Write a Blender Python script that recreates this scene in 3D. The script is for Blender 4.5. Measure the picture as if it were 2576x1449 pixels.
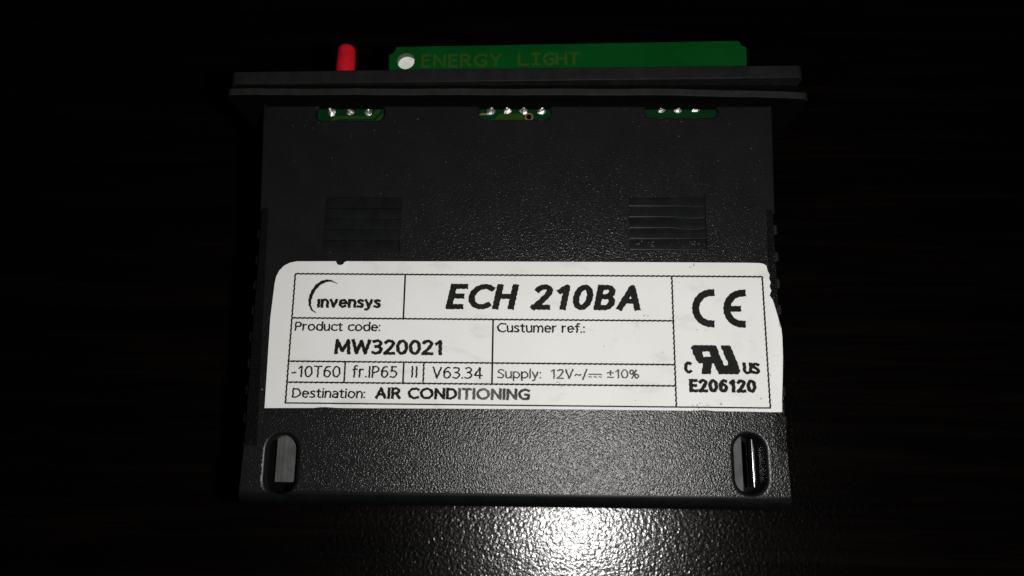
import bpy, bmesh, math, random
import numpy as np
from mathutils import Matrix, Vector

random.seed(7)
for o in list(bpy.data.objects):
    bpy.data.objects.remove(o)
SC = bpy.context.scene
COL = SC.collection
MM = 0.001

# ------------------------------------------------------------------ measured frame
# Device frame in millimetres: X right along its width, Y away from the terminals
# towards the front panel, Z out of the labelled face (Z = 0 is that face).
F, CX, CY = 1950.0, 1288.0, 724.5
AX = np.array([[0.999689, 0.006871, -0.023964],
               [0.012089, -0.974298, 0.224937]])
AX[0] /= np.linalg.norm(AX[0]); AX[1] -= AX[0] * (AX[0] @ AX[1]); AX[1] /= np.linalg.norm(AX[1])
R = np.vstack([AX, np.cross(AX[0], AX[1])])
HC = 99.02                                    # lens above the labelled face
TILT = math.radians(4.0)                       # the proud front panel props the far end up
BASE = np.array([-2.8, -4.95, -26.0])            # rear bottom edge, where it stands on the table


def at(x, y, z=0.0):
    """point of the device frame (mm) seen in the photo at (x, y), at height z"""
    v = R @ np.array([(x - CX) / F, (y - CY) / F, 1.0])
    return np.array([0, 0, HC]) + v * ((z - HC) / v[2])


def to_world(p):
    d = np.asarray(p, float) - BASE
    c, s = math.cos(TILT), math.sin(TILT)
    return Vector((d[0] + BASE[0], c * d[1] - s * d[2], s * d[1] + c * d[2])) * MM


# ------------------------------------------------------------------ camera, world, lamp, exposure
cam = bpy.data.cameras.new('camera')
cam.sensor_width = 36.0
cam.lens = F / 2576.0 * 36.0
cam.clip_start = 0.005
cam.clip_end = 20.0
cam.shift_y = 0.0
cam.dof.use_dof = True
cam.dof.focus_distance = 0.103
cam.dof.aperture_fstop = 26.0
camo = bpy.data.objects.new('camera', cam)
COL.objects.link(camo)
rx = Matrix.Rotation(TILT, 3, 'X')
cols = [rx @ Vector(R @ np.array(v, float)) for v in ((1, 0, 0), (0, -1, 0), (0, 0, -1))]
camo.matrix_world = Matrix.Translation(to_world((0, 0, HC))) @ Matrix(
    [[cols[j][i] for j in range(3)] for i in range(3)]).to_4x4()
SC.camera = camo

world = bpy.data.worlds.new('World')
SC.world = world
world.use_nodes = True
bg = world.node_tree.nodes['Background']
bg.inputs[0].default_value = (0.8, 0.9, 1.0, 1)
bg.inputs[1].default_value = 0.0004

# the phone's flash, beside the lens
FLASH_OFF = (14.6, -0.5)
lamp = bpy.data.lights.new('flash', 'POINT')
lamp.energy = 0.385
lamp.color = (1.0, 0.985, 0.95)
lamp.shadow_soft_size = 0.0022
lampo = bpy.data.objects.new('flash', lamp)
COL.objects.link(lampo)
lampo.location = to_world(np.array([0, 0, HC]) + R @ np.array([FLASH_OFF[0], -FLASH_OFF[1], 0.0]))

SC.view_settings.view_transform = 'Standard'
SC.view_settings.look = 'None'
SC.view_settings.exposure = 0.0
SC.view_settings.gamma = 1.0
SC.view_settings.use_curve_mapping = False
SC.render.engine = 'CYCLES'
SC.cycles.use_denoising = False
SC.cycles.max_bounces = 6
SC.cycles.caustics_reflective = False
SC.cycles.caustics_refractive = False


# ------------------------------------------------------------------ materials
def mat(name, base=(0.5, 0.5, 0.5), rough=0.5, metal=0.0, spec=0.5):
    m = bpy.data.materials.new(name)
    m.use_nodes = True
    b = m.node_tree.nodes['Principled BSDF']
    b.inputs['Base Color'].default_value = (*base, 1)
    b.inputs['Roughness'].default_value = rough
    b.inputs['Metallic'].default_value = metal
    b.inputs['Specular IOR Level'].default_value = spec
    return m, m.node_tree.nodes, m.node_tree.links, b


def coords(n, l, scale=(1, 1, 1), rot=(0, 0, 0)):
    tc = n.new('ShaderNodeTexCoord')
    mp = n.new('ShaderNodeMapping')
    mp.inputs['Scale'].default_value = scale
    mp.inputs['Rotation'].default_value = rot
    l.new(tc.outputs['Object'], mp.inputs['Vector'])
    return mp.outputs['Vector']


def noise(n, l, vec, scale, detail=2.0, rough=0.5, dist=0.0):
    t = n.new('ShaderNodeTexNoise')
    t.inputs['Scale'].default_value = scale
    t.inputs['Detail'].default_value = detail
    t.inputs['Roughness'].default_value = rough
    t.inputs['Distortion'].default_value = dist
    l.new(vec, t.inputs['Vector'])
    return t.outputs['Fac']


def ramp(n, l, fac, stops):
    r = n.new('ShaderNodeValToRGB')
    e = r.color_ramp.elements
    while len(e) < len(stops):
        e.new(0.5)
    for k, (p, c) in enumerate(stops):
        e[k].position = p
        e[k].color = (*c, 1) if len(c) == 3 else c
    l.new(fac, r.inputs['Fac'])
    return r.outputs['Color']


def bump(n, l, h, dist, b, strength=1.0, normal=None):
    k = n.new('ShaderNodeBump')
    k.inputs['Strength'].default_value = strength
    k.inputs['Distance'].default_value = dist
    l.new(h, k.inputs['Height'])
    if normal is not None:
        l.new(normal, k.inputs['Normal'])
    if b is not None:
        l.new(k.outputs['Normal'], b.inputs['Normal'])
    return k.outputs['Normal']


def madd(n, l, a, ka, c, kc):
    m1 = n.new('ShaderNodeMath'); m1.operation = 'MULTIPLY'; l.new(a, m1.inputs[0]); m1.inputs[1].default_value = ka
    m2 = n.new('ShaderNodeMath'); m2.operation = 'MULTIPLY_ADD'; l.new(c, m2.inputs[0]); m2.inputs[1].default_value = kc
    l.new(m1.outputs[0], m2.inputs[2])
    return m2.outputs[0]


def plastic_textured():
    m, n, l, b = mat('textured_black_plastic', (0.0075, 0.0085, 0.0085), 0.235, 0, 0.34)
    v = coords(n, l)
    t = n.new('ShaderNodeTexVoronoi')
    t.feature = 'SMOOTH_F1'
    t.inputs['Scale'].default_value = 5000.0
    t.inputs['Smoothness'].default_value = 0.6
    l.new(v, t.inputs['Vector'])
    h2 = noise(n, l, v, 4200.0, 3.0, 0.65)
    h = madd(n, l, t.outputs['Distance'], -0.8, h2, 1.0)
    bump(n, l, h, 0.000043, b)
    big = noise(n, l, v, 260.0, 3.0, 0.6)
    l.new(ramp(n, l, big, [(0.3, (0.0084, 0.0088, 0.0092)), (0.7, (0.0108, 0.0113, 0.0115))]), b.inputs['Base Color'])
    return m


def plastic_smooth(name, c=(0.007, 0.0075, 0.0085), rough=0.4, spec=0.4, amp=0.00001):
    m, n, l, b = mat(name, c, rough, 0, spec)
    v = coords(n, l)
    h = noise(n, l, v, 1500.0, 3.0, 0.6)
    bump(n, l, h, amp, b)
    f = noise(n, l, v, 420.0, 4.0, 0.65)
    l.new(ramp(n, l, f, [(0.35, tuple(k * 0.75 for k in c)), (0.75, tuple(k * 1.35 for k in c))]), b.inputs['Base Color'])
    return m


def paper():
    m, n, l, b = mat('label_paper', (0.76, 0.76, 0.74), 0.62, 0, 0.3)
    v = coords(n, l)
    f = noise(n, l, v, 90.0, 5.0, 0.62)
    f2 = noise(n, l, coords(n, l, (1, 2.6, 1), (0, 0, 0.7)), 190.0, 3.0, 0.55, 0.6)
    c1 = ramp(n, l, f, [(0.30, (0.735, 0.735, 0.715)), (0.62, (0.775, 0.78, 0.775))])
    c2 = ramp(n, l, f2, [(0.24, (0.86, 0.855, 0.83)), (0.42, (1, 1, 1))])
    x = n.new('ShaderNodeMix'); x.data_type = 'RGBA'; x.blend_type = 'MULTIPLY'
    x.inputs['Factor'].default_value = 1.0
    l.new(c1, x.inputs['A']); l.new(c2, x.inputs['B'])
    l.new(x.outputs['Result'], b.inputs['Base Color'])
    h = noise(n, l, v, 2600.0, 3.0, 0.6)
    bump(n, l, h, 0.000006, b)
    return m


def ink(name, lo, hi, t0, t1):
    m, n, l, b = mat(name, (lo, lo, lo), 0.6, 0, 0.12)
    f = noise(n, l, coords(n, l), 330.0, 6.0, 0.72)
    l.new(ramp(n, l, f, [(t0, (lo, lo, lo)), (t1, (hi, hi, hi * 0.97))]), b.inputs['Base Color'])
    return m


def wood():
    m, n, l, b = mat('dark_lacquered_wood', (0.004, 0.003, 0.0026), 0.18, 0, 0.5)
    v = coords(n, l, (14, 320, 1), (0, 0, math.radians(6)))
    f = noise(n, l, v, 1.0, 4.0, 0.6, 0.6)
    v2 = coords(n, l, (40, 1500, 1), (0, 0, math.radians(5)))
    f2 = noise(n, l, v2, 1.0, 3.0, 0.6, 0.3)
    g = madd(n, l, f, 0.6, f2, 0.4)
    l.new(ramp(n, l, g, [(0.38, (0.0008, 0.0006, 0.0006)), (0.5, (0.0018, 0.0012, 0.0010)), (0.64, (0.0046, 0.0031, 0.0025))]),
          b.inputs['Base Color'])
    vo = coords(n, l)
    h1 = noise(n, l, vo, 1650.0, 2.0, 0.5, 0.35)
    h2 = noise(n, l, vo, 3300.0, 2.0, 0.5)
    h = madd(n, l, h1, 1.0, h2, 0.16)
    bump(n, l, h, 0.000058, b)
    return m


def board(name, c0, c1, rough=0.3, spec=0.4):
    m, n, l, b = mat(name, c0, rough, 0, spec)
    f = noise(n, l, coords(n, l, (1, 2, 1)), 120.0, 4.0, 0.6)
    l.new(ramp(n, l, f, [(0.3, c0), (0.7, c1)]), b.inputs['Base Color'])
    h = noise(n, l, coords(n, l), 1400.0, 3.0, 0.6)
    bump(n, l, h, 0.000012, b)
    return m


def solder():
    m, n, l, b = mat('solder', (0.9, 0.9, 0.88), 0.48, 1.0, 0.5)
    h = noise(n, l, coords(n, l), 1900.0, 2.0, 0.6, 0.8)
    bump(n, l, h, 0.00022, b)
    return m


M_BODY = plastic_textured()
M_BEZEL = plastic_smooth('satin_black_plastic', (0.0120, 0.0120, 0.0135), 0.42, 0.25, 0.000012)
M_SLAT = plastic_smooth('smooth_black_plastic', (0.0078, 0.0083, 0.0090), 0.27, 0.4, 0.000003)
M_EDGE = plastic_smooth('smooth_shaded_plastic', (0.0052, 0.0058, 0.0060), 0.38, 0.3, 0.000004)  # smooth finish, base darkened for the rear edge turned from the light
M_RUBBER = plastic_smooth('black_rubber', (0.0125, 0.0125, 0.0117), 0.7, 0.25, 0.00005)
M_GREY = plastic_smooth('grey_plastic', (0.072, 0.072, 0.072), 0.55, 0.25, 0.00001)
M_GLOSS = plastic_smooth('glossy_black_metal', (0.003, 0.003, 0.003), 0.12, 0.35, 0.000004)
M_RED = plastic_smooth('red_rubber', (0.66, 0.006, 0.018), 0.55, 0.35, 0.000008)
M_PAPER = paper()
M_INK = ink('printed_ink', 0.006, 0.016, 0.45, 0.8)
M_FADED = ink('worn_ink', 0.03, 0.17, 0.38, 0.72)
M_SMUDGE = ink('grey_smudge', 0.30, 0.45, 0.4, 0.7)
M_WOOD = wood()
M_PCB = board('green_circuit_board', (0.0008, 0.048, 0.0065), (0.0012, 0.066, 0.0095))
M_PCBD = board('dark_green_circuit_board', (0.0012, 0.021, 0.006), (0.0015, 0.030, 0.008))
M_FR = board('bare_board_edge', (0.06, 0.07, 0.045), (0.09, 0.10, 0.06), 0.6)
M_TRACE = board('masked_copper', (0.013, 0.042, 0.0035), (0.02, 0.058, 0.005))
M_LETTER = board('masked_copper_lettering', (0.019, 0.058, 0.005), (0.028, 0.072, 0.008), 0.35)
M_RING = board('tinned_copper', (0.13, 0.11, 0.035), (0.19, 0.15, 0.05), 0.4)
M_SOLDER = solder()
M_WHITE = plastic_smooth('white_plastic', (0.93, 0.94, 0.90), 0.5, 0.3, 0.000002)


# ------------------------------------------------------------------ mesh helpers (mm, device frame)
ROOT = bpy.data.objects.new('controller_module', None)
COL.objects.link(ROOT)
ROOT.location = (BASE[0] * MM, 0, 0)
ROOT.rotation_euler = (TILT, 0, 0)
ROOT.empty_display_size = 0.01
ROOT['label'] = 'black plastic controller module with white specification label lying on the dark wooden table'
ROOT['category'] = 'controller'


def link(name, me, m, parent):
    o = bpy.data.objects.new(name, me)
    COL.objects.link(o)
    o.parent = parent
    if not me.materials:
        me.materials.append(m)
    return o


def finish(name, bm, m, parent, smooth=None):
    """bm holds device-frame millimetres"""
    for v in bm.verts:
        v.co = Vector(((v.co.x - BASE[0]) * MM, (v.co.y - BASE[1]) * MM, (v.co.z - BASE[2]) * MM))
    bmesh.ops.recalc_face_normals(bm, faces=bm.faces)
    me = bpy.data.meshes.new(name)
    bm.to_mesh(me)
    bm.free()
    if smooth is not None:
        for p in me.polygons:
            p.use_smooth = True
        me.set_sharp_from_angle(angle=math.radians(smooth))
    return link(name, me, m, parent)


def loops_solid(bm, loops, cap0=True, cap1=True):
    vs = [[bm.verts.new(p) for p in lp] for lp in loops]
    n = len(vs[0])
    for a, b in zip(vs, vs[1:]):
        for i in range(n):
            bm.faces.new((a[i], a[(i + 1) % n], b[(i + 1) % n], b[i]))
    if cap0:
        bm.faces.new(list(reversed(vs[0])))
    if cap1:
        bm.faces.new(vs[-1])


def inset(pts, d):
    """move a counter-clockwise polygon inwards by d (outwards when d < 0)"""
    n = len(pts)
    out = []
    for i in range(n):
        p0, p1, p2 = (np.array(pts[k][:2], float) for k in ((i - 1) % n, i, (i + 1) % n))
        e0 = p1 - p0; e0 /= np.linalg.norm(e0)
        e1 = p2 - p1; e1 /= np.linalg.norm(e1)
        n0 = np.array([-e0[1], e0[0]]); n1 = np.array([-e1[1], e1[0]])
        b = n0 + n1
        b = b / max(0.25, (b @ b) / 2)
        q = p1 + b * d
        out.append((q[0], q[1]))
    return out


def lift(pts, z):
    return [(p[0], p[1], z) for p in pts]


def box(bm, x0, x1, y0, y1, z0, z1, bev=0.0):
    vs = [bm.verts.new((x, y, z)) for z in (z0, z1) for x, y in ((x0, y0), (x1, y0), (x1, y1), (x0, y1))]
    fs = [bm.faces.new([vs[i] for i in q]) for q in
          ((3, 2, 1, 0), (4, 5, 6, 7), (0, 1, 5, 4), (1, 2, 6, 5), (2, 3, 7, 6), (3, 0, 4, 7))]
    if bev:
        es = list({e for f in fs for e in f.edges})
        bmesh.ops.bevel(bm, geom=es, offset=bev, segments=2, profile=0.5, affect='EDGES')


def round_rect(x0, x1, y0, y1, r, n=8):
    out = []
    for cx, cy, a in ((x1 - r, y0 + r, -90), (x1 - r, y1 - r, 0), (x0 + r, y1 - r, 90), (x0 + r, y0 + r, 180)):
        for k in range(n + 1):
            t = math.radians(a + 90 * k / n)
            out.append((cx + r * math.cos(t), cy + r * math.sin(t)))
    return out


def prism(bm, pts, z0, z1):
    loops_solid(bm, [lift(pts, z0), lift(pts, z1)])


# ------------------------------------------------------------------ the table
def make_table():
    bm = bmesh.new()
    vs = []
    bmesh.ops.create_cube(bm, size=1.0)
    for v in bm.verts:
        v.co = Vector((v.co.x * 1.2, v.co.y * 0.9, v.co.z * 0.03 - 0.015))
    es = [e for e in bm.edges if e.verts[0].co.z > -0.001 and e.verts[1].co.z > -0.001]
    bmesh.ops.bevel(bm, geom=es, offset=0.003, segments=3, affect='EDGES')
    me = bpy.data.meshes.new('table')
    bm.to_mesh(me); bm.free()
    o = bpy.data.objects.new('table', me)
    me.materials.append(M_WOOD)
    COL.objects.link(o)
    o.location = (0.05, 0.03, 0)
    o['kind'] = 'structure'
    o['label'] = 'dark lacquered wooden table with orange peel gloss'
    return o


make_table()


# ------------------------------------------------------------------ the housing
def XY(x, y, z=0.0):
    p = at(x, y, z)
    return (p[0], p[1])


LT, LM1, LM2, LM3 = XY(661, 258)[0], XY(652, 535)[0], XY(667, 540)[0], XY(638.5, 1120)[0]
RT, RM1, RM2, RM3 = XY(1943, 258)[0], XY(1950, 523)[0], XY(1934, 528)[0], XY(1961.5, 1120)[0]
YF = at(1288, 259)[1]
YS = XY(1288, 532)[1]
YR = XY(1288, 1121)[1]
LR, RR, YB = XY(599, 1180)[0], XY(1994, 1180)[0], BASE[1]
outline = [(LR, YB), (RR, YB), (RR - 0.15, YR), (RM3, YR), (RM2, YS), (RM1, YS), (RT, YF), (LT, YF),
           (LM1, YS), (LM2, YS), (LM3, YR), (LR + 0.15, YR)]
bm = bmesh.new()
FIL = 0.38
lps = [lift(inset(outline, 0.35), -26.0), lift(inset(outline, 0.0), -6.0)]
for k in range(0, 7):
    a = math.pi / 2 * k / 6
    lp = lift(inset(outline, FIL * (1 - math.cos(a))), -FIL + FIL * math.sin(a))
    for i in (0, 1):                       # the rear edge is rounded off more
        lp[i] = (lp[i][0], YB + 1.75 * (1 - math.cos(a)), -3.4 + 3.4 * math.sin(a))
    lps.append(lp)
loops_solid(bm, lps)
bmesh.ops.triangulate(bm, faces=[f for f in bm.faces if len(f.verts) > 4])
housing = finish('housing', bm, M_BODY, ROOT)


def cutter(loops):
    b = bmesh.new()
    loops_solid(b, loops)
    bmesh.ops.triangulate(b, faces=[f for f in b.faces if len(f.verts) > 4])
    o = finish('cutter', b, M_BODY, ROOT)
    return o


def flared(pts, depth, r, steps=5):
    lp = [lift(pts, -depth), lift(pts, -r)]
    for k in range(1, steps + 1):
        a = math.pi / 2 * k / steps
        lp.append(lift(inset(pts, -r * (1 - math.cos(a))), -r + r * math.sin(a)))
    lp.append(lift(inset(pts, -r - 0.02), 0.5))
    return lp


def rect_from(xl, xr, yt, yb, r):
    a, b = at(xl, (yt + yb) / 2), at(xr, (yt + yb) / 2)
    xm = (xl + xr) / 2
    return round_rect(a[0], b[0], at(xm, yb)[1], at(xm, yt)[1], r)


WIN = [(794, 967, 264.5, 303.0, 0.85), (1204, 1386, 260.5, 300.5, 0.95), (1622, 1806, 262, 296.5, 0.9)]
SLOT = [(667, 745, 1094, 1243, 1.85), (1849, 1928, 1094, 1243, 1.85)]
VENT = [(816, 1008, 496.5, 632.5), (1583.5, 1776, 492.5, 629)]
cuts = []
for w in WIN:
    cuts.append(cutter(flared(rect_from(*w), 3.2, 0.15, 3)))
for s in SLOT:
    cuts.append(cutter(flared(rect_from(*s), 9.0, 0.5, 6)))
for v in VENT:
    cuts.append(cutter([lift(rect_from(*v, 0.05), z) for z in (-0.7, 0.5)]))
for c in cuts:
    md = housing.modifiers.new('cut', 'BOOLEAN')
    md.operation = 'DIFFERENCE'
    md.solver = 'EXACT'
    md.object = c
dg = bpy.context.evaluated_depsgraph_get()
new = bpy.data.meshes.new_from_object(housing.evaluated_get(dg))
housing.modifiers.clear()
housing.data = new
for c in cuts:
    bpy.data.objects.remove(c)
HOLES = []
for q in WIN + SLOT:
    lo, hi = at(q[0], q[3]), at(q[1], q[2])
    HOLES.append((((lo[0] + hi[0]) / 2 - BASE[0]) * MM, ((lo[1] + hi[1]) / 2 - BASE[1]) * MM, ((hi[0] - lo[0]) / 2 + .7) * MM, ((hi[1] - lo[1]) / 2 + .7) * MM))
if len(new.materials) < 2:
    new.materials.append(M_EDGE)
for p in new.polygons:
    if p.normal.y < -0.12 and p.center.y < 0.0021:
        p.material_index = 1               # untextured rear edge
    if (p.normal.z < 0.97 or p.center.z < 0.0253) and any(abs(p.center.x - q[0]) < q[2] and abs(p.center.y - q[1]) < q[3] for q in HOLES):
        p.material_index = 1
    p.use_smooth = True
new.set_sharp_from_angle(angle=math.radians(32))
for p in new.polygons:
    if p.normal.z > 0.9995:
        p.use_smooth = False
if not new.materials:
    new.materials.append(M_BODY)

# louvred vents: five slats each, in one mesh
for (xl, xr, yt, yb) in VENT:
    bm = bmesh.new()
    a = at(xl, (yt + yb) / 2)[0]; b = at(xr, (yt + yb) / 2)[0]
    y1, y0 = at((xl + xr) / 2, yt)[1], at((xl + xr) / 2, yb)[1]
    pitch = (y1 - y0) / 5
    for k in range(5):
        t0 = y0 + k * pitch + 0.03
        t1 = y0 + (k + 1) * pitch - 0.005
        zt = 0.0 - random.uniform(0.0, 0.05)
        zb = zt - random.uniform(0.16, 0.24)
        r = 0.07
        prof = [(t1, -0.69), (t1, zb)]
        for q in range(5):
            g = math.pi / 2 * q / 4
            prof.append((t0 + r - r * math.sin(g), zt - r + r * math.cos(g)))
        prof.append((t0, -0.69))
        gap = random.uniform(0.05, 0.10)
        nx = 14
        rows = []
        bow = random.uniform(-0.04, 0.04)
        for i in range(nx + 1):
            u = i / nx
            x = a + 0.02 + (b - gap - a - 0.02) * u
            dy = 0.0
            if xl > 1500 and k in (2, 3) and u > 0.6:
                dy = -0.22 * math.sin(math.pi * (u - 0.6) / 0.4) * (1 if k == 2 else 0.8)
            rows.append([(x, p[0] + (dy if 1 < j < len(prof) - 1 else 0.0) + bow * (u - 0.5) * (u - 0.5), p[1] + dy * 0.5) for j, p in enumerate(prof)])
        loops_solid(bm, rows)
    finish('vent_grille', bm, M_SLAT, ROOT, 30)


# dried white residue on the lowest slat of the right vent
def blob(bm, cx, cy, z, r, n=10, h=0.03):
    c = bm.verts.new((cx, cy, z + h))
    ring = []
    for i in range(n):
        a = 2 * math.pi * i / n
        q = r * random.uniform(0.55, 1.25)
        ring.append(bm.verts.new((cx + q * math.cos(a) * 1.25, cy + q * math.sin(a) * 0.8, z)))
    for i in range(n):
        bm.faces.new((c, ring[i], ring[(i + 1) % n]))
    bm.faces.new(list(reversed(ring)))


M_RES, _n, _l, _b = mat('dried_residue', (0.07, 0.07, 0.072), 0.7, 0, 0.3)
bm = bmesh.new()
for (dx, dy, r, n) in ((1608, 613, 0.30, 7), (1636, 618, 0.28, 6), (1700, 610, 0.20, 4), (1742, 609, 0.26, 6), (1720, 619, 0.2, 4), (1763, 612, 0.14, 4), (1745, 621, 0.16, 4)):
    for k in range(n):
        p = at(dx + random.gauss(0, 6), dy + random.gauss(0, 3.4))
        blob(bm, p[0], p[1], -0.10, r * random.uniform(0.15, 0.5), h=0.09)
finish('dried_residue', bm, M_RES, ROOT, 60)['kind'] = 'stuff'

# ratchet rails along both flanks
for side in (-1, 1):
    bm = bmesh.new()
    ys = [591, 658, 721, 785, 852, 919, 987, 1057] if side < 0 else [575, 642, 709, 774, 841, 909, 977, 1052]
    zt_ = -1.1 if side < 0 else -4.0
    for k, yy in enumerate(ys):
        u = k / 7
        if side < 0:
            xo = at(646 - 35 * u, yy, zt_)[0]
            xi = at(668 - 28 * u, yy, zt_)[0] + 2.5
        else:
            xo = at(1957 + 24 * u, yy, zt_)[0]
            xi = at(1936 + 24 * u, yy, zt_)[0] - 2.5
        y = at(1288, yy, zt_)[1]
        prof = [(y - 0.65, zt_), (y + 0.65, zt_), (y + 0.65, zt_ - 6), (y - 0.65, zt_ - 6)]
        loops_solid(bm, [[(xi, p[0], p[1]) for p in prof],
                         [(xo + 0.25 * side * -1, p[0], p[1]) for p in prof],
                         [(xo, y + (p[0] - y) * 0.6, p[1] - 0.2) for p in prof]])
    finish('ratchet_rail', bm, M_BEZEL, ROOT)


# ------------------------------------------------------------------ front bezel, gasket
def rot_panel(y, x, skew=-0.0095):
    return y - skew * 0 + (x + 3.5) * 0.0095


def panel(name, m, ya, yb, x0, x1, z0, z1, r, cham=0.0, fn=None, bev=0.12):
    """rounded plate standing across the front end, from ya to yb along the device"""
    pts = round_rect(x0, x1, z0, z1, r, 5)
    # denser along the long edges so the plate can be bent
    dense = []
    for i, p in enumerate(pts):
        q = pts[(i + 1) % len(pts)]
        d = math.hypot(q[0] - p[0], q[1] - p[1])
        k = max(1, int(d / 4))
        for j in range(k):
            dense.append((p[0] + (q[0] - p[0]) * j / k, p[1] + (q[1] - p[1]) * j / k))
    lp = []
    for yy, ins in ((ya, bev), (ya + bev, 0.0), (yb - max(cham, bev), 0.0), (yb, max(cham, bev))):
        q = inset(dense, ins)
        lp.append([(p[0], yy, p[1]) for p in q])
    bm = bmesh.new()
    loops_solid(bm, lp)
    bmesh.ops.triangulate(bm, faces=[f for f in bm.faces if len(f.verts) > 4])
    k = x0 + 2.0
    while fn and k < x1 - 1:
        bmesh.ops.bisect_plane(bm, geom=bm.verts[:] + bm.edges[:] + bm.faces[:], plane_co=(k, 0, 0), plane_no=(1, 0, 0), dist=1e-4)
        k += 2.0
    if fn:
        for v in bm.verts:
            v.co.y += fn(v.co.x, v.co.z)
    return finish(name, bm, m, ROOT, 25)


ZT = 2.2
bx0, bx1 = at(578, 211, ZT)[0], at(2023, 195, ZT)[0]
yb_l, yb_r = at(578, 211, ZT)[1], at(2023, 194.5, ZT)[1]
yf_l, yf_r = at(585, 180, ZT)[1], at(2016, 163.5, ZT)[1]
slope = (yb_r - yb_l) / (bx1 - bx0)
thick = ((yf_l - yb_l) + (yf_r - yb_r)) / 2
panel('bezel', M_BEZEL, 0, thick, bx0, bx1, -29.6, ZT, 0.9, 0.0,
      lambda x, z: yb_l + (x - bx0) * slope, 0.1)
gx0, gx1 = at(571, 231, ZT)[0], at(2035, 240, ZT)[0]
gy = at(1288, 238.5, ZT)[1]
gth = at(1288, 222, ZT)[1] - gy


def gasket_bend(x, z):
    b = 0.0
    if x > 17:
        b -= 0.52 * ((x - 17) / (gx1 - 17)) ** 1.25
    return gy + b + 0.03 * math.sin(x * 0.45) + 0.02 * math.sin(x * 1.3 + 1)


panel('gasket', M_RUBBER, 0, gth, gx0, gx1, -29.4, ZT, 0.7, 0.0, gasket_bend, 0.08)
M_UNLIT = plastic_smooth('unlit_black', (0.0012, 0.0012, 0.0012), 0.95, 0.05, 0.00005)  # near-black base puts the shade of the rear faces into the colour
panel('shade_plate', M_UNLIT, -0.16, -0.004, gx0 + 0.12, gx1 - 0.12, -29.2, ZT - 0.06, 0.7, 0.0, gasket_bend, 0.03)  # added plate, keeps the back of the gasket dark as if unlit
# neck between body, gasket and bezel
panel('panel_neck', M_UNLIT, YF - 0.6, yb_l + 0.4, LT + 0.2, RT - 0.2, -27.5, 0.15, 0.8, 0.0, None, 0.05)
panel('shade_lip', M_UNLIT, gy + gth + 0.06, min(yb_l, yb_r) - 0.01, bx0 + 0.35, bx1 - 0.35, -29.0, 1.85, 0.9, 0.0, None, 0.05)  # added plate, keeps the back of the bezel dark as if unlit

# ------------------------------------------------------------------ rasterised printing
def E(cx, cy, rx_, ry_, a0, a1, n=18):
    return [(cx + rx_ * math.cos(math.radians(a0 + (a1 - a0) * k / n)), cy + ry_ * math.sin(math.radians(a0 + (a1 - a0) * k / n))) for k in range(n + 1)]


def S(*p, n=6):
    """smooth curve through the points"""
    p = [np.array(q, float) for q in p]
    q = [2 * p[0] - p[1]] + p + [2 * p[-1] - p[-2]]
    out = []
    for i in range(1, len(q) - 2):
        for k in range(n):
            t = k / n
            out.append(tuple(0.5 * (2 * q[i] + (q[i + 1] - q[i - 1]) * t + (2 * q[i - 1] - 5 * q[i] + 4 * q[i + 1] - q[i + 2]) * t * t
                                    + (3 * q[i] - q[i - 1] - 3 * q[i + 1] + q[i + 2]) * t ** 3)))
    out.append(tuple(p[-1]))
    return out


def DOT(x, y):
    return [(x, y), (x + 0.001, y)]


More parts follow.
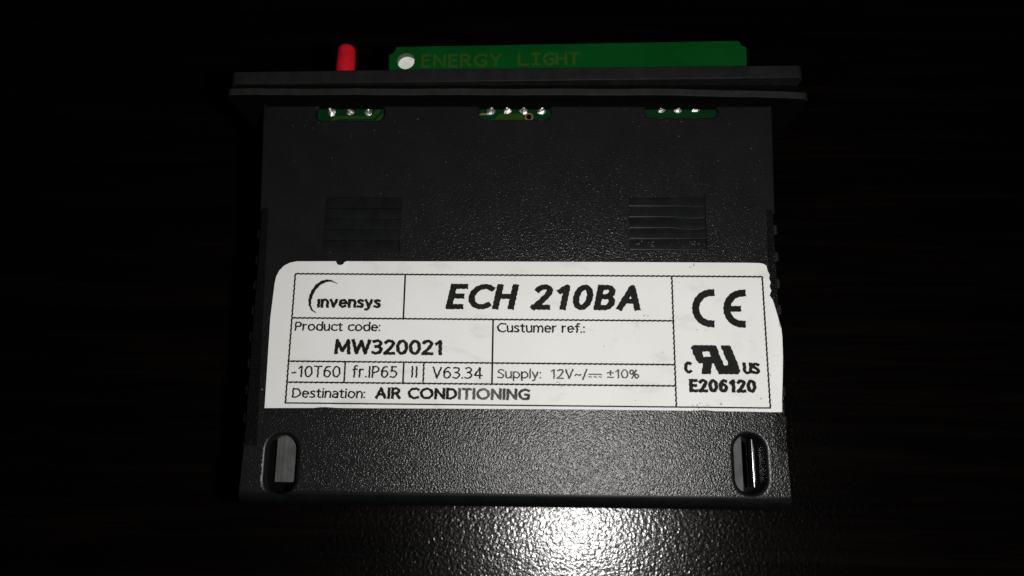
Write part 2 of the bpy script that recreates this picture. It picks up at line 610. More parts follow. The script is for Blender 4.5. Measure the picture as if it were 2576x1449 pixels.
ESS = ((.44, .90), (.27, 1.0), (.07, .92), (.03, .75), (.14, .59), (.32, .46), (.45, .28), (.40, .08), (.2, 0), (.0, .07))
G = {
    'A': (.66, [[(0, 0), (.33, 1), (.66, 0)], [(.11, .33), (.55, .33)]]),
    'B': (.53, [[(0, 0), (0, 1), (.24, 1)] + E(.24, .77, .23, .23, 90, -90) + [(0, .54)], [(0, .54), (.27, .54)] + E(.27, .27, .26, .27, 90, -90) + [(0, 0)]]),
    'C': (.66, [E(.44, .5, .44, .5, 55, 305)]),
    'D': (.64, [[(0, 0), (0, 1), (.2, 1)] + E(.2, .5, .44, .5, 90, -90) + [(0, 0)]]),
    'E': (.44, [[(.44, 1), (0, 1), (0, 0), (.44, 0)], [(0, .52), (.38, .52)]]),
    'G': (.68, [E(.44, .5, .44, .5, 55, 300), [(.68, .08), (.68, .46), (.46, .46)]]),
    'H': (.6, [[(0, 0), (0, 1)], [(.6, 0), (.6, 1)], [(0, .52), (.6, .52)]]),
    'I': (.02, [[(0.01, 0), (0.01, 1)]]),
    'L': (.42, [[(0, 1), (0, 0), (.42, 0)]]),
    'M': (.76, [[(0, 0), (.05, 1), (.38, .16), (.71, 1), (.76, 0)]]),
    'N': (.62, [[(0, 0), (0, 1), (.62, 0), (.62, 1)]]),
    'O': (.84, [E(.42, .5, .42, .5, 0, 360, 30)]),
    'P': (.48, [[(0, 0), (0, 1), (.22, 1)] + E(.22, .73, .26, .27, 90, -90) + [(0, .46)]]),
    'R': (.54, [[(0, 0), (0, 1), (.22, 1)] + E(.22, .74, .26, .26, 90, -90) + [(0, .48)], [(.24, .48), (.54, 0)]]),
    'S': (.46, [S(*ESS)]),
    'T': (.54, [[(0, 1), (.54, 1)], [(.27, 1), (.27, 0)]]),
    'U': (.56, [[(0, 1), (0, .28)] + E(.28, .28, .28, .28, 180, 360) + [(.56, 1)]]),
    'V': (.6, [[(0, 1), (.3, 0), (.6, 1)]]),
    'W': (.96, [[(0, 1), (.22, 0), (.48, .96), (.74, 0), (.96, 1)]]),
    'Y': (.56, [[(0, 1), (.28, .48), (.56, 1)], [(.28, .48), (.28, 0)]]),
    'a': (.42, [S((.05, .66), (.2, .73), (.36, .67), (.42, .5), (.42, .3), (.42, 0)), S((.42, .44), (.2, .41), (.04, .32), (.0, .18), (.06, .04), (.18, 0), (.34, .07), (.42, .22))]),
    'c': (.44, [E(.31, .365, .31, .365, 52, 308)]),
    'd': (.5, [E(.26, .365, .26, .365, 0, 360, 24), [(.5, 0), (.5, 1.06)]]),
    'e': (.5, [[(.02, .39), (.49, .39)] + E(.26, .365, .25, .365, 4, 312)]),
    'f': (.3, [S((.34, 1.04), (.22, 1.05), (.13, .95), (.12, .8), (.12, .4), (.12, 0)), [(0, .71), (.3, .71)]]),
    'i': (.02, [[(.01, 0), (.01, .72)], DOT(.01, 1.0)]),
    '\u0131': (.02, [[(.01, 0), (.01, .72)]]),
    'l': (.02, [[(.01, 0), (.01, 1.06)]]),
    'm': (.78, [[(0, 0), (0, .73)], S((0, .52), (.1, .68), (.22, .73), (.35, .66), (.39, .48), (.39, .2), (.39, 0)), S((.39, .52), (.49, .68), (.61, .73), (.74, .66), (.78, .48), (.78, .2), (.78, 0))]),
    'n': (.44, [[(0, 0), (0, .73)], S((0, .52), (.1, .68), (.24, .73), (.39, .66), (.44, .48), (.44, .2), (.44, 0))]),
    'o': (.54, [E(.27, .365, .27, .365, 0, 360, 24)]),
    'p': (.5, [[(0, -.29), (0, .73)], E(.24, .365, .26, .365, 0, 360, 24)]),
    'r': (.27, [[(0, 0), (0, .73)], S((0, .5), (.07, .65), (.17, .72), (.27, .72))]),
    's': (.36, [S(*[(x * .8, y * .73) for x, y in ESS])]),
    't': (.3, [S((.12, .9), (.12, .6), (.12, .2), (.16, .04), (.24, .0), (.31, .02)), [(0, .71), (.3, .71)]]),
    'u': (.44, [[(.44, .73), (.44, 0)], S((0, .73), (0, .5), (0, .25), (.05, .07), (.2, 0), (.34, .05), (.44, .2))]),
    'v': (.46, [[(0, .73), (.23, 0), (.46, .73)]]),
    'y': (.46, [[(0, .73), (.24, .02)], S((.46, .73), (.32, .3), (.2, -.1), (.12, -.25), (0, -.28))]),
    '0': (.52, [E(.26, .5, .26, .5, 0, 360, 28)]),
    '1': (.34, [[(.04, .8), (.26, 1), (.26, 0)]]),
    '2': (.5, [S((.02, .86), (.12, .97), (.27, 1), (.43, .92), (.47, .74), (.38, .54), (.2, .26), (0, 0)), [(0, 0), (.5, 0)]]),
    '3': (.47, [S((.03, .94), (.2, 1), (.38, .94), (.43, .77), (.36, .6), (.17, .54)), S((.17, .54), (.38, .46), (.47, .27), (.38, .08), (.2, 0), (.0, .05))]),
    '4': (.56, [[(.42, 0), (.42, 1), (0, .28), (.56, .28)]]),
    '5': (.46, [[(.43, 1), (.08, 1), (.06, .57)], S((.06, .57), (.22, .62), (.4, .52), (.46, .32), (.38, .1), (.2, 0), (0, .05))]),
    '6': (.5, [S((.44, .97), (.3, 1.0), (.13, .88), (.03, .62), (.01, .36)), E(.25, .31, .24, .31, 0, 360, 24)]),
    '-': (.26, [[(0, .37), (.26, .37)]]),
    '.': (.02, [DOT(.01, .02)]),
    ':': (.02, [DOT(.01, .04), DOT(.01, .64)]),
    '/': (.32, [[(0, -.12), (.32, 1.05)]]),
    '~': (.46, [S((0, .36), (.12, .46), (.32, .36), (.46, .46))]),
    '\u00b1': (.46, [[(0, .62), (.46, .62)], [(.23, .36), (.23, .9)], [(0, .06), (.46, .06)]]),
    '%': (.72, [E(.15, .74, .15, .25, 0, 360, 16), E(.57, .25, .15, .25, 0, 360, 16), [(.54, 1), (.18, 0)]]),
    ' ': (.18, []),
}


def set_text(s, x0, x1, y, cap, wid, gap=.2, shear=0.0, square=True):
    """strokes (x, y, half width) for text filling x0..x1 on baseline y, all in mm"""
    run, pen = [], 0.0
    for ch in s:
        w, st = G[ch]
        run.append((pen, st))
        pen += w + gap
    pen -= gap
    h = cap - wid
    sx = (x1 - x0 - wid - shear * h) / pen
    out = []
    for ox, st in run:
        for pl in st:
            q = [(x0 + wid / 2 + (ox + px) * sx + shear * (py * h), y + wid / 2 + py * h, wid / 2) for px, py in pl]
            out += split_corners(q) if square else [q]
    return out


def split_corners(q):
    """cut a stroke at its sharp corners and run both arms on, so that corners come out square"""
    q = [np.array(p, float) for p in q]
    parts, cur = [], [q[0]]
    for i in range(1, len(q) - 1):
        u = q[i][:2] - q[i - 1][:2]; v = q[i + 1][:2] - q[i][:2]
        lu, lv = np.hypot(*u), np.hypot(*v)
        if lu < 1e-6 or lv < 1e-6:
            continue
        c = float(np.clip((u @ v) / lu / lv, -1, 1))
        if -0.3 < c < 0.72:
            cur.append(q[i]); parts.append(cur); cur = [q[i]]
        else:
            cur.append(q[i])
    cur.append(q[-1]); parts.append(cur)
    return [[tuple(p) for p in k] for k in parts]


def tri(v):
    return np.abs((v % 1.0) * 4 - 2) - 1


def raster(name, strokes, m, parent, z, cell=0.045, amp=0.034, per=0.66, polys=(), holes=(), flat=False, specks=(), bend=True, clip=None, bead=0.0, pen=1.0):
    """printing as a thin mesh made of tiny cells on the printer's dot grid"""
    pts = [p for s in strokes for p in s] + [(q[0], q[1], 0.1) for pl in polys for q in pl] + list(specks)
    arr = np.array(pts, float)
    x0, y0 = arr[:, 0].min() - 0.9, arr[:, 1].min() - 0.9
    x1, y1 = arr[:, 0].max() + 0.9, arr[:, 1].max() + 0.9
    nx, ny = int((x1 - x0) / cell) + 1, int((y1 - y0) / cell) + 1
    gx = x0 + (np.arange(nx) + .5) * cell
    gy_ = y0 + (np.arange(ny) + .5) * cell
    PX, PY = np.meshgrid(gx, gy_)
    WX = PX + amp * tri(PY / per + 0.17)
    WY = PY + amp * 0.8 * tri(PX / per + 0.31)
    on = np.zeros((ny, nx), bool)

    def win(ax, bx, ay, by):
        i0, i1 = max(0, int((ax - x0) / cell)), min(nx, int((bx - x0) / cell) + 2)
        j0, j1 = max(0, int((ay - y0) / cell)), min(ny, int((by - y0) / cell) + 2)
        return slice(j0, j1), slice(i0, i1)
    for s in list(strokes) + [[q, q] for q in specks]:
        closed = len(s) > 4 and math.hypot(s[0][0] - s[-1][0], s[0][1] - s[-1][1]) < 0.01
        for ks, ((ax, ay, ar), (bx, by, br)) in enumerate(zip(s, s[1:])):
            r = max(ar, br) + 0.15
            w = win(min(ax, bx) - r, max(ax, bx) + r, min(ay, by) - r, max(ay, by) + r)
            X_, Y_ = WX[w], WY[w] * pen      # a broad pen: level strokes come out thinner
            ay, by = ay * pen, by * pen
            dx, dy = bx - ax, by - ay
            L2 = dx * dx + dy * dy + 1e-12
            t = np.clip(((X_ - ax) * dx + (Y_ - ay) * dy) / L2, 0, 1)
            d = np.hypot(X_ - ax - t * dx, Y_ - ay - t * dy)
            if flat and L2 < 1e-4:        # a full stop
                d = np.maximum(np.abs(X_ - ax), np.abs(Y_ - ay))
            elif flat and not closed:     # square ends
                L1 = math.sqrt(L2)
                t_ = ((X_ - ax) * dx + (Y_ - ay) * dy) / L2
                perp = np.abs((X_ - ax) * dy - (Y_ - ay) * dx) / L1
                if ks == 0:
                    d = np.where(t_ < 0, np.maximum(perp, -t_ * L1 + 0.01), d)
                if ks == len(s) - 2:
                    d = np.where(t_ > 1, np.maximum(perp, (t_ - 1) * L1 + 0.01), d)
            if clip is not None:
                d = np.where((Y_ < clip[0] * pen) | (Y_ > clip[1] * pen), 9, d)
            on[w] |= d < ar + (br - ar) * t + bead * tri((X_ - Y_) / per)
    for sign, group in ((True, polys), (False, holes)):
        for pl in group:
            ins = np.zeros_like(on)
            k = len(pl)
            for i in range(k):
                (ax, ay), (bx, by) = pl[i], pl[(i + 1) % k]
                if ay == by:
                    continue
                c = ((ay > WY) != (by > WY)) & (WX < (bx - ax) * (WY - ay) / (by - ay) + ax)
                ins ^= c
            if sign:
                on |= ins
            else:
                on &= ~ins
    bm = bmesh.new()
    open_runs = {}

    def emit(i0, i1, j0, j1):
        if bend and i1 - i0 > 10:
            for k in range(i0, i1, 10):
                emit(k, min(i1, k + 10), j0, j1)
            return
        if bend and j1 - j0 > 10:
            for k in range(j0, j1, 10):
                emit(i0, i1, k, min(j1, k + 10))
            return
        a, b = x0 + i0 * cell, x0 + i1 * cell
        c, d = y0 + j0 * cell, y0 + j1 * cell
        bm.faces.new([bm.verts.new((px, py, z + (curl(px, py) if bend else 0.0))) for px, py in ((a, c), (b, c), (b, d), (a, d))])
    for j in range(ny + 1):
        runs = set()
        if j < ny:
            row = on[j].astype(np.int8)
            df = np.diff(np.concatenate(([0], row, [0])))
            runs = set(zip(np.where(df == 1)[0].tolist(), np.where(df == -1)[0].tolist()))
        for r in list(open_runs):
            if r not in runs:
                emit(r[0], r[1], open_runs.pop(r), j)
        for r in runs:
            open_runs.setdefault(r, j)
    o = finish(name, bm, m, parent)
    me = o.data
    if me.polygons and me.polygons[0].normal.z < 0:
        me.flip_normals()
    return o


# ------------------------------------------------------------------ the label
LZ0, LZ1 = 0.012, 0.11
lab = [(665.5, 1026.5), (680, 800), (691, 712), (695, 695), (703, 680), (715, 668), (729, 661), (746, 657.4), (845, 657.2), (848, 663), (851, 666.5),
       (858, 667.5), (864, 665), (867, 660), (873, 657.2), (1200, 657.6), (1600, 659.4), (1880, 661), (1911, 661.8), (1920, 663.5), (1927.6, 668), (1931, 681),
       (1936.5, 692), (1934.5, 700), (1938.5, 711), (1936, 721), (1940, 731), (1936, 743.5), (1944, 755), (1940.5, 766), (1942, 781), (1946, 800),
       (1955, 815), (1965, 826), (1967.5, 850), (1969, 900), (1968, 960), (1966, 1020), (1965, 1037.3), (1850, 1034.8), (1800, 1034.2), (1770, 1031.5), (1736, 1033.2), (1500, 1030.4),
       (1184, 1028.2), (960, 1027.2), (870, 1026.6), (845, 1026), (820, 1024.2), (806, 1024.4), (790, 1026.2), (700, 1026.3)]
lab_mm = [XY(x, y, LZ1) for x, y in lab]
lab_mm = lab_mm[::-1]                                   # counter-clockwise seen from above


def curl(x, y):
    """the sheet lifts a little at the nicks and along its torn edge"""
    z = 0.0
    for cx, cy, a, r in ((858, 662, .16, 1.2), (812, 1020, .10, 1.3), (1762, 1033, .12, 1.6), (1965, 1036, .30, 1.4)):
        p = XY(cx, cy)
        z += a * math.exp(-((x - p[0]) ** 2 + (y - p[1]) ** 2) / (2 * (r * .5) ** 2))
    xe = XY(1960, 900)[0]
    if x > xe - 1.0:
        z += 0.10 * min(1.0, (x - xe + 1.0)) ** 2
    return z


bm = bmesh.new()
dense = []
for i, p in enumerate(lab_mm):
    q = lab_mm[(i + 1) % len(lab_mm)]
    k = max(1, int(math.hypot(q[0] - p[0], q[1] - p[1]) / 0.5))
    for j in range(k):
        dense.append((p[0] + (q[0] - p[0]) * j / k, p[1] + (q[1] - p[1]) * j / k))
loops_solid(bm, [lift(dense, LZ0), lift(dense, LZ1)])
bmesh.ops.triangulate(bm, faces=[f for f in bm.faces if len(f.verts) > 4])
xs_ = [p[0] for p in dense]; ys_ = [p[1] for p in dense]
for lo_, hi_, ax_ in ((min(xs_), max(xs_), 0), (min(ys_), max(ys_), 1)):
    q = lo_ + 0.5
    while q < hi_:
        bmesh.ops.bisect_plane(bm, geom=bm.verts[:] + bm.edges[:] + bm.faces[:], plane_co=(q, 0, 0) if ax_ == 0 else (0, q, 0),
                               plane_no=(1, 0, 0) if ax_ == 0 else (0, 1, 0), dist=1e-5)
        q += 0.55
for v in bm.verts:
    v.co.z += curl(v.co.x, v.co.y)
label = finish('specification_label', bm, M_PAPER, ROOT)
label['label'] = 'white printed specification sticker with torn right edge'
PZ = LZ1 + 0.022
IZ = LZ1


def ptext(s, xl, xr, yb, ycap, wd, m=None, gap=.2, shear=0.0, yb_r=None, split=None):
    """text given by its extent in the photo"""
    a = at(xl, yb, IZ)
    b = at(xr, yb if yb_r is None else yb_r, IZ)
    c = at((xl + xr) / 2, (yb if yb_r is None else (yb + yb_r) / 2), IZ)
    t = at((xl + xr) / 2, ycap, IZ)
    st = set_text(s, a[0], b[0], c[1], t[1] - c[1], wd / 19.4, gap, shear)
    up = all(q.isupper() or not q.isalpha() for q in s)
    cl = (c[1] - 0.01, t[1] + 0.02) if up and '/' not in s else None
    if split:                                # the tail of the line is rubbed
        xs_split = at(split, yb, IZ)[0]
        raster('printed_text', [k for k in st if k[0][0] >= xs_split], M_FADED, label, PZ, flat=True, clip=cl, pen=1.22)
        st = [k for k in st if k[0][0] < xs_split]
    return raster('printed_text', st, m or M_INK, label, PZ, flat=True, clip=cl, pen=1.22)


ptext('ECH 210BA', 1121, 1622, 781, 714, 16.5, None, .36, .21)
ptext('\u0131nvensys', 797, 958, 775.5, 745, 7.6, None, .26)
ptext('Product code:', 741, 957, 833.5, 809.5, 4.5, None, .2)
ptext('MW320021', 840, 1115, 893.5, 853, 9.2, None, .24)
ptext('-10T60', 732, 856, 950, 919.5, 4.5, None, .22)
ptext('fr.IP65', 885, 999, 951, 920, 4.5, None, .25)
ptext('II', 1034, 1050, 951, 920.5, 4.5, None, .36)
ptext('V63.34', 1087, 1214, 953.5, 922.5, 4.5, None, .22)
ptext('Destination:', 734, 919, 1002, 976.5, 4.5, None, .21)
ptext('AIR CONDITIONING', 943, 1333, 1006, 975, 7.4, None, .27, split=1150)
ptext('Custumer ref.:', 1250, 1472, 837.5, 812.5, 4.5, None, .21)
ptext('Supply:', 1251, 1362, 953, 928, 4.2, M_FADED, .2)
ptext('12V~/', 1384, 1478, 954, 928, 4.2, M_FADED, .2)
ptext('\u00b110%', 1527, 1608, 953, 928.5, 4.2, M_FADED, .2)
ptext('C', 1721, 1741, 940.5, 908.5, 8.6, None, .2)
ptext('US', 1869, 1913, 942.5, 911, 8.8, None, .2)
ptext('E206120', 1734, 1904, 988.5, 953, 9.4, None, .34)


def P(x, y, w):
    p = at(x, y, IZ)
    return (p[0], p[1], w / 19.4 / 2)


# direct-current sign: a bar over three dashes
raster('printed_symbol', [[P(1481, 941.5, 3), P(1513, 942, 3)], [P(1481, 947.8, 2.6), P(1488, 948, 2.6)], [P(1494, 948, 2.6), P(1501, 948.2, 2.6)], [P(1507, 948.2, 2.6), P(1513, 948.4, 2.6)]],
       M_FADED, label, PZ)
# the crescent over the maker's name
cres = [(848, 714, 1.6), (838, 708.5, 3.5), (827, 706, 6), (812, 709.5, 8.2), (798, 719, 9.2), (786.5, 735, 9), (780, 754, 8), (780, 768, 6), (785, 779, 4.2), (794, 787, 2.0)]
cs = S(*[tuple(P(*c)) for c in cres])
raster('crescent_emblem', [cs], M_INK, label, PZ)
# CE mark
r_ce = 38.5
ce = []
c1, c2 = (1788.5, 775.5), (1867, 776.5)
for c in (c1, c2):
    ce.append([P(c[0] + r_ce * math.cos(a), c[1] - (r_ce + 0.5) * math.sin(a), 18) for a in [math.radians(90 + 180 * k / 26) for k in range(27)]])
ce.append([P(1830, 777, 15), P(1857, 777, 15)])
raster('conformity_mark', ce, M_INK, label, PZ, flat=True)
# component recognition mark: mirrored R joined to U
ur = [(365, 150), (915, 155), (980, 250), (1000, 350), (1040, 440), (1090, 540), (1110, 610), (1130, 645), (1225, 640), (1215, 560), (1170, 480), (1130, 400), (1100, 300),
      (1060, 230), (1045, 158), (1265, 158), (1300, 200), (1340, 310), (1400, 450), (1470, 610), (1490, 710), (1530, 770), (1480, 865), (1000, 862), (955, 770), (910, 680), (885, 610),
      (860, 595), (830, 640), (805, 860), (585, 860), (575, 820), (605, 690), (615, 600), (520, 595), (450, 530), (415, 430), (370, 370), (350, 260), (315, 230)]
urh = [(595, 310), (775, 310), (798, 430), (625, 437)]
cv = lambda q: XY(1704.7 + q[0] * .10347, 852.4 + q[1] * .10347, IZ)
raster('recognition_mark', [], M_INK, label, PZ, polys=[[cv(q) for q in ur]], holes=[[cv(q) for q in urh]])

# ruled border and dividers
xL, xR = (XY(743, 690, IZ)[0] + XY(718, 1015, IZ)[0]) / 2, (XY(1917, 695, IZ)[0] + XY(1938, 1025, IZ)[0]) / 2
yT, yB = (XY(743, 690, IZ)[1] + XY(1917, 695, IZ)[1]) / 2, (XY(718, 1015, IZ)[1] + XY(1938, 1025, IZ)[1]) / 2
xa = XY(1017, 745, IZ)[0]
xb = (XY(1690, 694, IZ)[0] + XY(1701, 1022, IZ)[0]) / 2
xc = XY(1239, 886, IZ)[0]
y1 = XY(1214, 803.5, IZ)[1]
y2 = XY(1212, 913, IZ)[1]
y3 = XY(1210, 966, IZ)[1]
d1, d2, d3 = XY(867, 936, IZ)[0], XY(1015, 936, IZ)[0], XY(1065.5, 937, IZ)[0]
W_ = 4.2 / 19.4 / 2
ln = lambda ax, ay, bx, by: [(ax, ay, W_), (bx, by, W_)]
raster('ruled_lines', [ln(xL, yT, xR, yT), ln(xR, yT, xR, yB), ln(xL, yB, xL, yT), ln(xb, yT, xb, yB), ln(xL, y1, xb, y1),
                       ln(xL, y2, xb, y2), ln(xL, y3, xb, y3), ln(d3, y2, d3, y3)], M_INK, label, PZ, amp=0.022, per=0.66, bead=0.034)
raster('ruled_lines', [ln(xR, yB, xL, yB), ln(xa, yT, xa, y1), ln(xc, y1, xc, y3), ln(d1, y2, d1, y3), ln(d2, y2, d2, y3)],
       M_INK, label, PZ + 0.003, amp=0.006)

# smudges and specks left on the paper
sp = []
for (x, y, sx, sy, n) in ((1402, 962, 8, 7, 16), (1760, 1022, 12, 4, 16), (1775, 830, 8, 1, 6), (1812, 1016, 5, 2, 7), (1620, 790, 12, 4, 5), (1740, 668, 5, 3, 6),
                          (880, 1023, 18, 3, 12), (1905, 1000, 12, 6, 5), (1580, 1000, 70, 12, 5), (760, 900, 60, 60, 5), (1450, 880, 120, 30, 8)):
    for k in range(n):
        p = XY(x + random.gauss(0, sx), y + random.gauss(0, sy), IZ)
        sp.append((p[0], p[1], abs(random.gauss(0, 0.035)) + 0.026))
raster('ink_smudge', [], M_SMUDGE, label, PZ - 0.004, cell=0.035, amp=0.0, specks=sp)['kind'] = 'stuff'
dot = XY(1937.5, 944, IZ)
raster('ink_speck', [], M_INK, label, PZ, cell=0.04, amp=0, specks=[(dot[0], dot[1], 0.075)])

# ------------------------------------------------------------------ board seen through the three windows
BZ = -0.8
crop_l = lambda x, y: XY((990 + x / 10.304) * .78922, (320 + y / 10.304) * .78922, BZ)
crop_m = lambda x, y: XY((1510 + x / 9.908) * .78922, (320 + y / 9.908) * .78922, BZ)


def sheet(name, polys, m, parent, z, th=0.02):
    bm = bmesh.new()
    for pl in polys:
        a = sum(pl[i][0] * pl[(i + 1) % len(pl)][1] - pl[(i + 1) % len(pl)][0] * pl[i][1] for i in range(len(pl)))
        prism(bm, pl if a > 0 else pl[::-1], z - 0.01, z + th)
    return finish(name, bm, m, parent)


bm = bmesh.new()
for w in WIN:
    a, b = at(w[0], w[3]), at(w[1], w[2])
    box(bm, a[0] - 0.0 + 0.02, b[0] - 0.02, at(1288, w[3])[1] + 0.02, at(1288, w[2])[1] - 0.02, BZ - 1.6, BZ)
main_board = finish('circuit_board', bm, M_PCBD, ROOT)
main_board['label'] = 'dark green board seen through the three windows of the housing'
sheet('copper_trace', [[crop_l(*q) for q in ((650, 660), (790, 515), (1990, 510), (2210, 295), (2290, 300), (2270, 390), (2050, 605), (860, 610), (805, 660))],
                       [crop_l(*q) for q in ((2370, 440), (2390, 520), (2250, 690), (2080, 690))]], M_TRACE, main_board, BZ)
sheet('copper_trace', [[crop_m(*q) for q in ((620, 640), (820, 425), (1560, 420), (1565, 640))]], M_TRACE, main_board, BZ)
sheet('copper_trace', [[crop_m(*q) for q in ((160, 465), (240, 412), (545, 400), (500, 468))]], M_RING, main_board, BZ)
cx_, cy_ = crop_m(1745, 525)
bm = bmesh.new()
ro, ri = 0.60, 0.38
rings = []
for i in range(28):
    a = 2 * math.pi * i / 28
    rings.append((math.cos(a), math.sin(a)))
lo = [bm.verts.new((cx_ + ro * c, cy_ + ro * s, BZ - .005)) for c, s in rings]
lt = [bm.verts.new((cx_ + ro * c, cy_ + ro * s, BZ + .03)) for c, s in rings]
it = [bm.verts.new((cx_ + ri * c, cy_ + ri * s, BZ + .03)) for c, s in rings]
ib = [bm.verts.new((cx_ + ri * c, cy_ + ri * s, BZ - .005)) for c, s in rings]
for i in range(28):
    j = (i + 1) % 28
    for a, b in ((lo, lt), (lt, it), (it, ib)):
        bm.faces.new((a[i], a[j], b[j], b[i]))
finish('via_ring', bm, M_RING, main_board, 30)
sheet('via_hole', [[(cx_ + (ri - .005) * c, cy_ + (ri - .005) * s) for c, s in rings]], plastic_smooth('hole_black', (0.001, 0.001, 0.001), 0.9, 0.0), main_board, BZ, 0.012)

JOINTS = [(834, 280.5, .60, .8), (879, 279.5, .58, .7), (925.5, 280, .60, .8), (1233.5, 277.5, .66, .9), (1275.5, 276, .62, .7), (1318.5, 276, .64, .8),
          (1361.5, 277, .62, .7), (1664, 273, .60, .6), (1706, 273, .62, .6), (1749.5, 272, .60, .6)]
for (x, y, r, h) in JOINTS:
    r *= 0.92; h *= 0.85
    tx_, ty_ = random.uniform(-.25, .25), random.uniform(-.05, .3)
    k3, k2 = random.uniform(.08, .25), random.uniform(.05, .22)
    c = at(x, y, BZ + 0.3)
    bm = bmesh.new()
    lps = []
    ph = random.uniform(0, 6)
    for t, q in ((0, 1.0), (0.1, 0.93), (0.28, 0.66), (0.5, 0.46), (0.75, 0.36), (0.95, 0.28), (1.0, 0.12)):
        lps.append([(c[0] + r * q * math.cos(2 * math.pi * i / 18) * (1 + k3 * math.sin(3 * i / 18 * 6.283 + ph)) + t * tx_,
                     c[1] + r * q * math.sin(2 * math.pi * i / 18) * (1 + k2 * math.sin(2 * i / 18 * 6.283 + ph)) + t * ty_, BZ - .005 + t * h) for i in range(18)])
    loops_solid(bm, lps)
    finish('solder_joint', bm, M_SOLDER, main_board, 40)

# ------------------------------------------------------------------ inside the two rear slots
bm = bmesh.new()
gz = -2.2
p0 = at(691, 1212, gz); p1 = at(760, 1080, gz)
wdt = p1[0] - p0[0]
prof = [(0, 0), (.10, 0), (.12, .07), (.19, .07), (.21, 0), (.25, 0), (.27, .09), (.34, .09), (.36, .0), (.42, -.02), (1.0, -.05)]
top = [(p0[0] + wdt * u, gz + v) for u, v in prof] + [(p1[0], -8.5), (p0[0], -8.5)]
loops_solid(bm, [[(q[0], p0[1], q[1]) for q in top], [(q[0], p1[1], q[1]) for q in top]])
bmesh.ops.triangulate(bm, faces=[f for f in bm.faces if len(f.verts) > 4])
finish('terminal_block', bm, M_GREY, ROOT)
# right slot: flank of the block and a round contact pin
bm = bmesh.new()
a = at(1850.5, 1240, -2.6); b = at(1863.5, 1085, -2.6)
box(bm, a[0], b[0], at(1288, 1229, -1.6)[1], at(1288, 1078, -1.6)[1], -8.5, -2.6, 0.1)
finish('terminal_block', bm, M_GREY, ROOT)
bm = bmesh.new()
a = at(1901, 1226, -3.5); b = at(1893, 1104, -3.5)
lps = []
for t in np.linspace(0, 1, 8):
    cx2 = a[0] + (b[0] - a[0]) * t; cy2 = a[1] + (b[1] - a[1]) * t
    lps.append([(cx2 + 0.7 * math.sin(2 * math.pi * i / 28), cy2, -3.5 - 0.7 + 0.7 * math.cos(2 * math.pi * i / 28)) for i in range(28)])
loops_solid(bm, lps)
finish('contact_pin', bm, M_GLOSS, ROOT, 40)

# ------------------------------------------------------------------ front board with its lettering
FZ = -1.0
TB = 1.0
cxy = lambda x, y: XY(x, y, FZ)
arcL = [cxy(979 + dx, 118 + dy) for dx, dy in ((0, 21), (6, 18.5), (12, 14), (16, 8), (18, 0.5))]
arcR = [cxy(1858 + dx, 103 + dy) for dx, dy in ((0, 0), (3, 6), (8, 11.5), (14, 15), (19, 16))]
bl, br = cxy(979.5, 250), cxy(1879.5, 250)
tl1 = cxy(979, 140); br1 = cxy(1877.5, 122)
fb = [bl, br, br1] + arcR[::-1] + arcL[::-1] + [tl1]
bm = bmesh.new()
prism(bm, fb, FZ - TB, FZ)
bmesh.ops.triangulate(bm, faces=[f for f in bm.faces if len(f.verts) > 4])
front_board = finish('circuit_board', bm, M_PCB, ROOT)
front_board['label'] = 'bright green board lettered in copper standing out beyond the front panel'
hc = cxy(1022, 154)
HR = 1.30
b = bmesh.new()
circ = [(hc[0] + HR * math.cos(2 * math.pi * i / 40), hc[1] + HR * 0.96 * math.sin(2 * math.pi * i / 40)) for i in range(40)]
loops_solid(b, [lift(circ, FZ - TB - 1), lift(circ, FZ + 1)])
bmesh.ops.triangulate(b, faces=[f for f in b.faces if len(f.verts) > 4])
co = finish('cutter', b, M_FR, ROOT)
md = front_board.modifiers.new('cut', 'BOOLEAN'); md.operation = 'DIFFERENCE'; md.solver = 'EXACT'; md.object = co
dg = bpy.context.evaluated_depsgraph_get(); dg.update()
nm = bpy.data.meshes.new_from_object(front_board.evaluated_get(dg))
front_board.modifiers.clear(); front_board.data = nm
bpy.data.objects.remove(co)
nm.materials.clear(); nm.materials.append(M_PCB); nm.materials.append(M_FR)
for p in nm.polygons:
    p.material_index = 0 if abs(p.normal.z) > 0.7 else 1
bm = bmesh.new()
c2 = [(hc[0] + 1.9 * math.cos(2 * math.pi * i / 40), hc[1] + 1.9 * math.sin(2 * math.pi * i / 40)) for i in range(40)]
prism(bm, c2, FZ - TB - 0.9, FZ - TB - 0.003)
finish('light_guide', bm, M_WHITE, front_board)
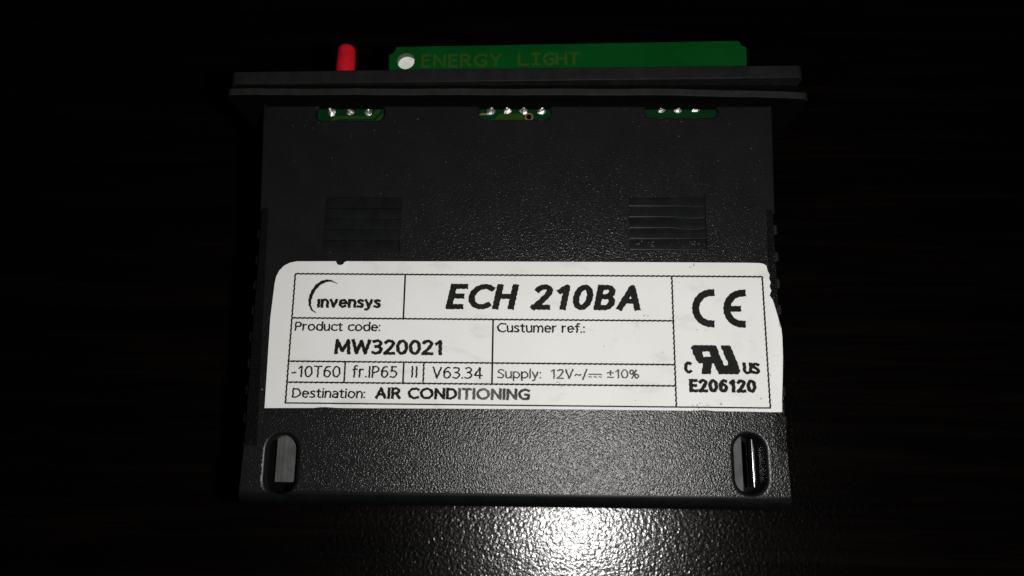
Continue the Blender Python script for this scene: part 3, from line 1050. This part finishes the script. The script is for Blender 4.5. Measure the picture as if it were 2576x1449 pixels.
for s, xl, xr, yb, yt in (('ENERGY', 1059, 1261, 170, 135.5), ('LIGHT', 1302, 1459, 166, 131.5)):
    a = at(xl, yb, FZ); b_ = at(xr, yb, FZ); c = at((xl + xr) / 2, yb - 1, FZ); t = at((xl + xr) / 2, yt, FZ)
    st = set_text(s, a[0], b_[0], c[1], t[1] - c[1], 0.38, .3, square=False)
    if s == 'LIGHT':                     # the plotter letter I carries serifs
        st = []
        g = [('L', 0), ('I', 1), ('G', 2), ('H', 3), ('T', 4)]
        adv = (b_[0] - a[0] - .38 + .5) / 5
        hh = t[1] - c[1] - .38
        for ch, k in g:
            w, pls = G[ch]
            if ch == 'I':
                w, pls = .4, [[(.2, 0), (.2, 1)], [(.05, 0), (.35, 0)], [(.05, 1), (.35, 1)]]
            sx = (adv - .5 - .0) / w
            for pl in pls:
                st.append([(a[0] + .19 + k * adv + px * sx, c[1] + .19 + py * hh, .19) for px, py in pl])
    k = (at(1459, 131, FZ)[1] - at(1059, 135.5, FZ)[1]) / (at(1459, 131, FZ)[0] - at(1059, 135.5, FZ)[0])
    xm = (a[0] + b_[0]) / 2
    st = [[(px, py + (px - xm) * k, w) for px, py, w in pl] for pl in st]
    raster('copper_lettering', st, M_LETTER, front_board, FZ + 0.02, amp=0.0, bend=False)

# red cap standing out of the front panel
rz = -2.4
p = at(863.5, 170, rz + 1.3)
yt = at(863.5, 112, rz + 0.6)[1]
bm = bmesh.new()
y0 = yb_l + 0.5
prof = [(y0, 1.46), (y0 + (yt - y0) * .5, 1.38), (yt - 0.75, 1.27), (yt - 0.42, 1.22), (yt - 0.18, 1.08), (yt - 0.04, 0.84), (yt, 0.5), (yt, 0.1)]
loops_solid(bm, [[(p[0] + r * math.sin(2 * math.pi * i / 36), yy, rz + r * math.cos(2 * math.pi * i / 36)) for i in range(36)] for yy, r in prof])
finish('rubber_cap', bm, M_RED, ROOT, 50)

# dust and fine scuffs lying on the textured face
M_DUST, _n, _l, _b = mat('dust', (0.10, 0.10, 0.10), 0.8, 0, 0.2)
bm = bmesh.new()
for k in range(170):
    if k < 110:
        x, y = random.uniform(690, 1920), random.uniform(275, 480)
    elif k < 150:
        x, y = random.gauss(800, 25), random.gauss(285, 18)
    elif k < 190:
        x, y = random.gauss(1700, 70), random.gauss(310, 14)
    else:
        x, y = random.uniform(690, 1920), random.uniform(480, 650)
    if any(w[0] - 6 < x < w[1] + 6 and w[2] - 6 < y < w[3] + 5 for w in WIN) or y < 268 or any(w[0] < x < w[1] and w[2] < y < w[3] for w in VENT):
        continue
    p = at(x, y)
    blob(bm, p[0], p[1], 0.0, abs(random.gauss(0, 0.03)) + 0.018, 6, 0.03)
for (xa_, ya_, xb_, yb2) in ((801, 300, 806, 280), (797, 276, 802, 268), (1840, 250, 1846, 262), (1340, 439, 1412, 441), (881, 330, 884, 352)):
    a = at(xa_, ya_); b = at(xb_, yb2)
    for k in range(14):
        t = random.random()
        blob(bm, a[0] + (b[0] - a[0]) * t + random.gauss(0, .02), a[1] + (b[1] - a[1]) * t + random.gauss(0, .02), 0.0, random.uniform(0.015, 0.035), 5, 0.03)
dust = finish('dust', bm, M_DUST, ROOT)
dust['kind'] = 'stuff'
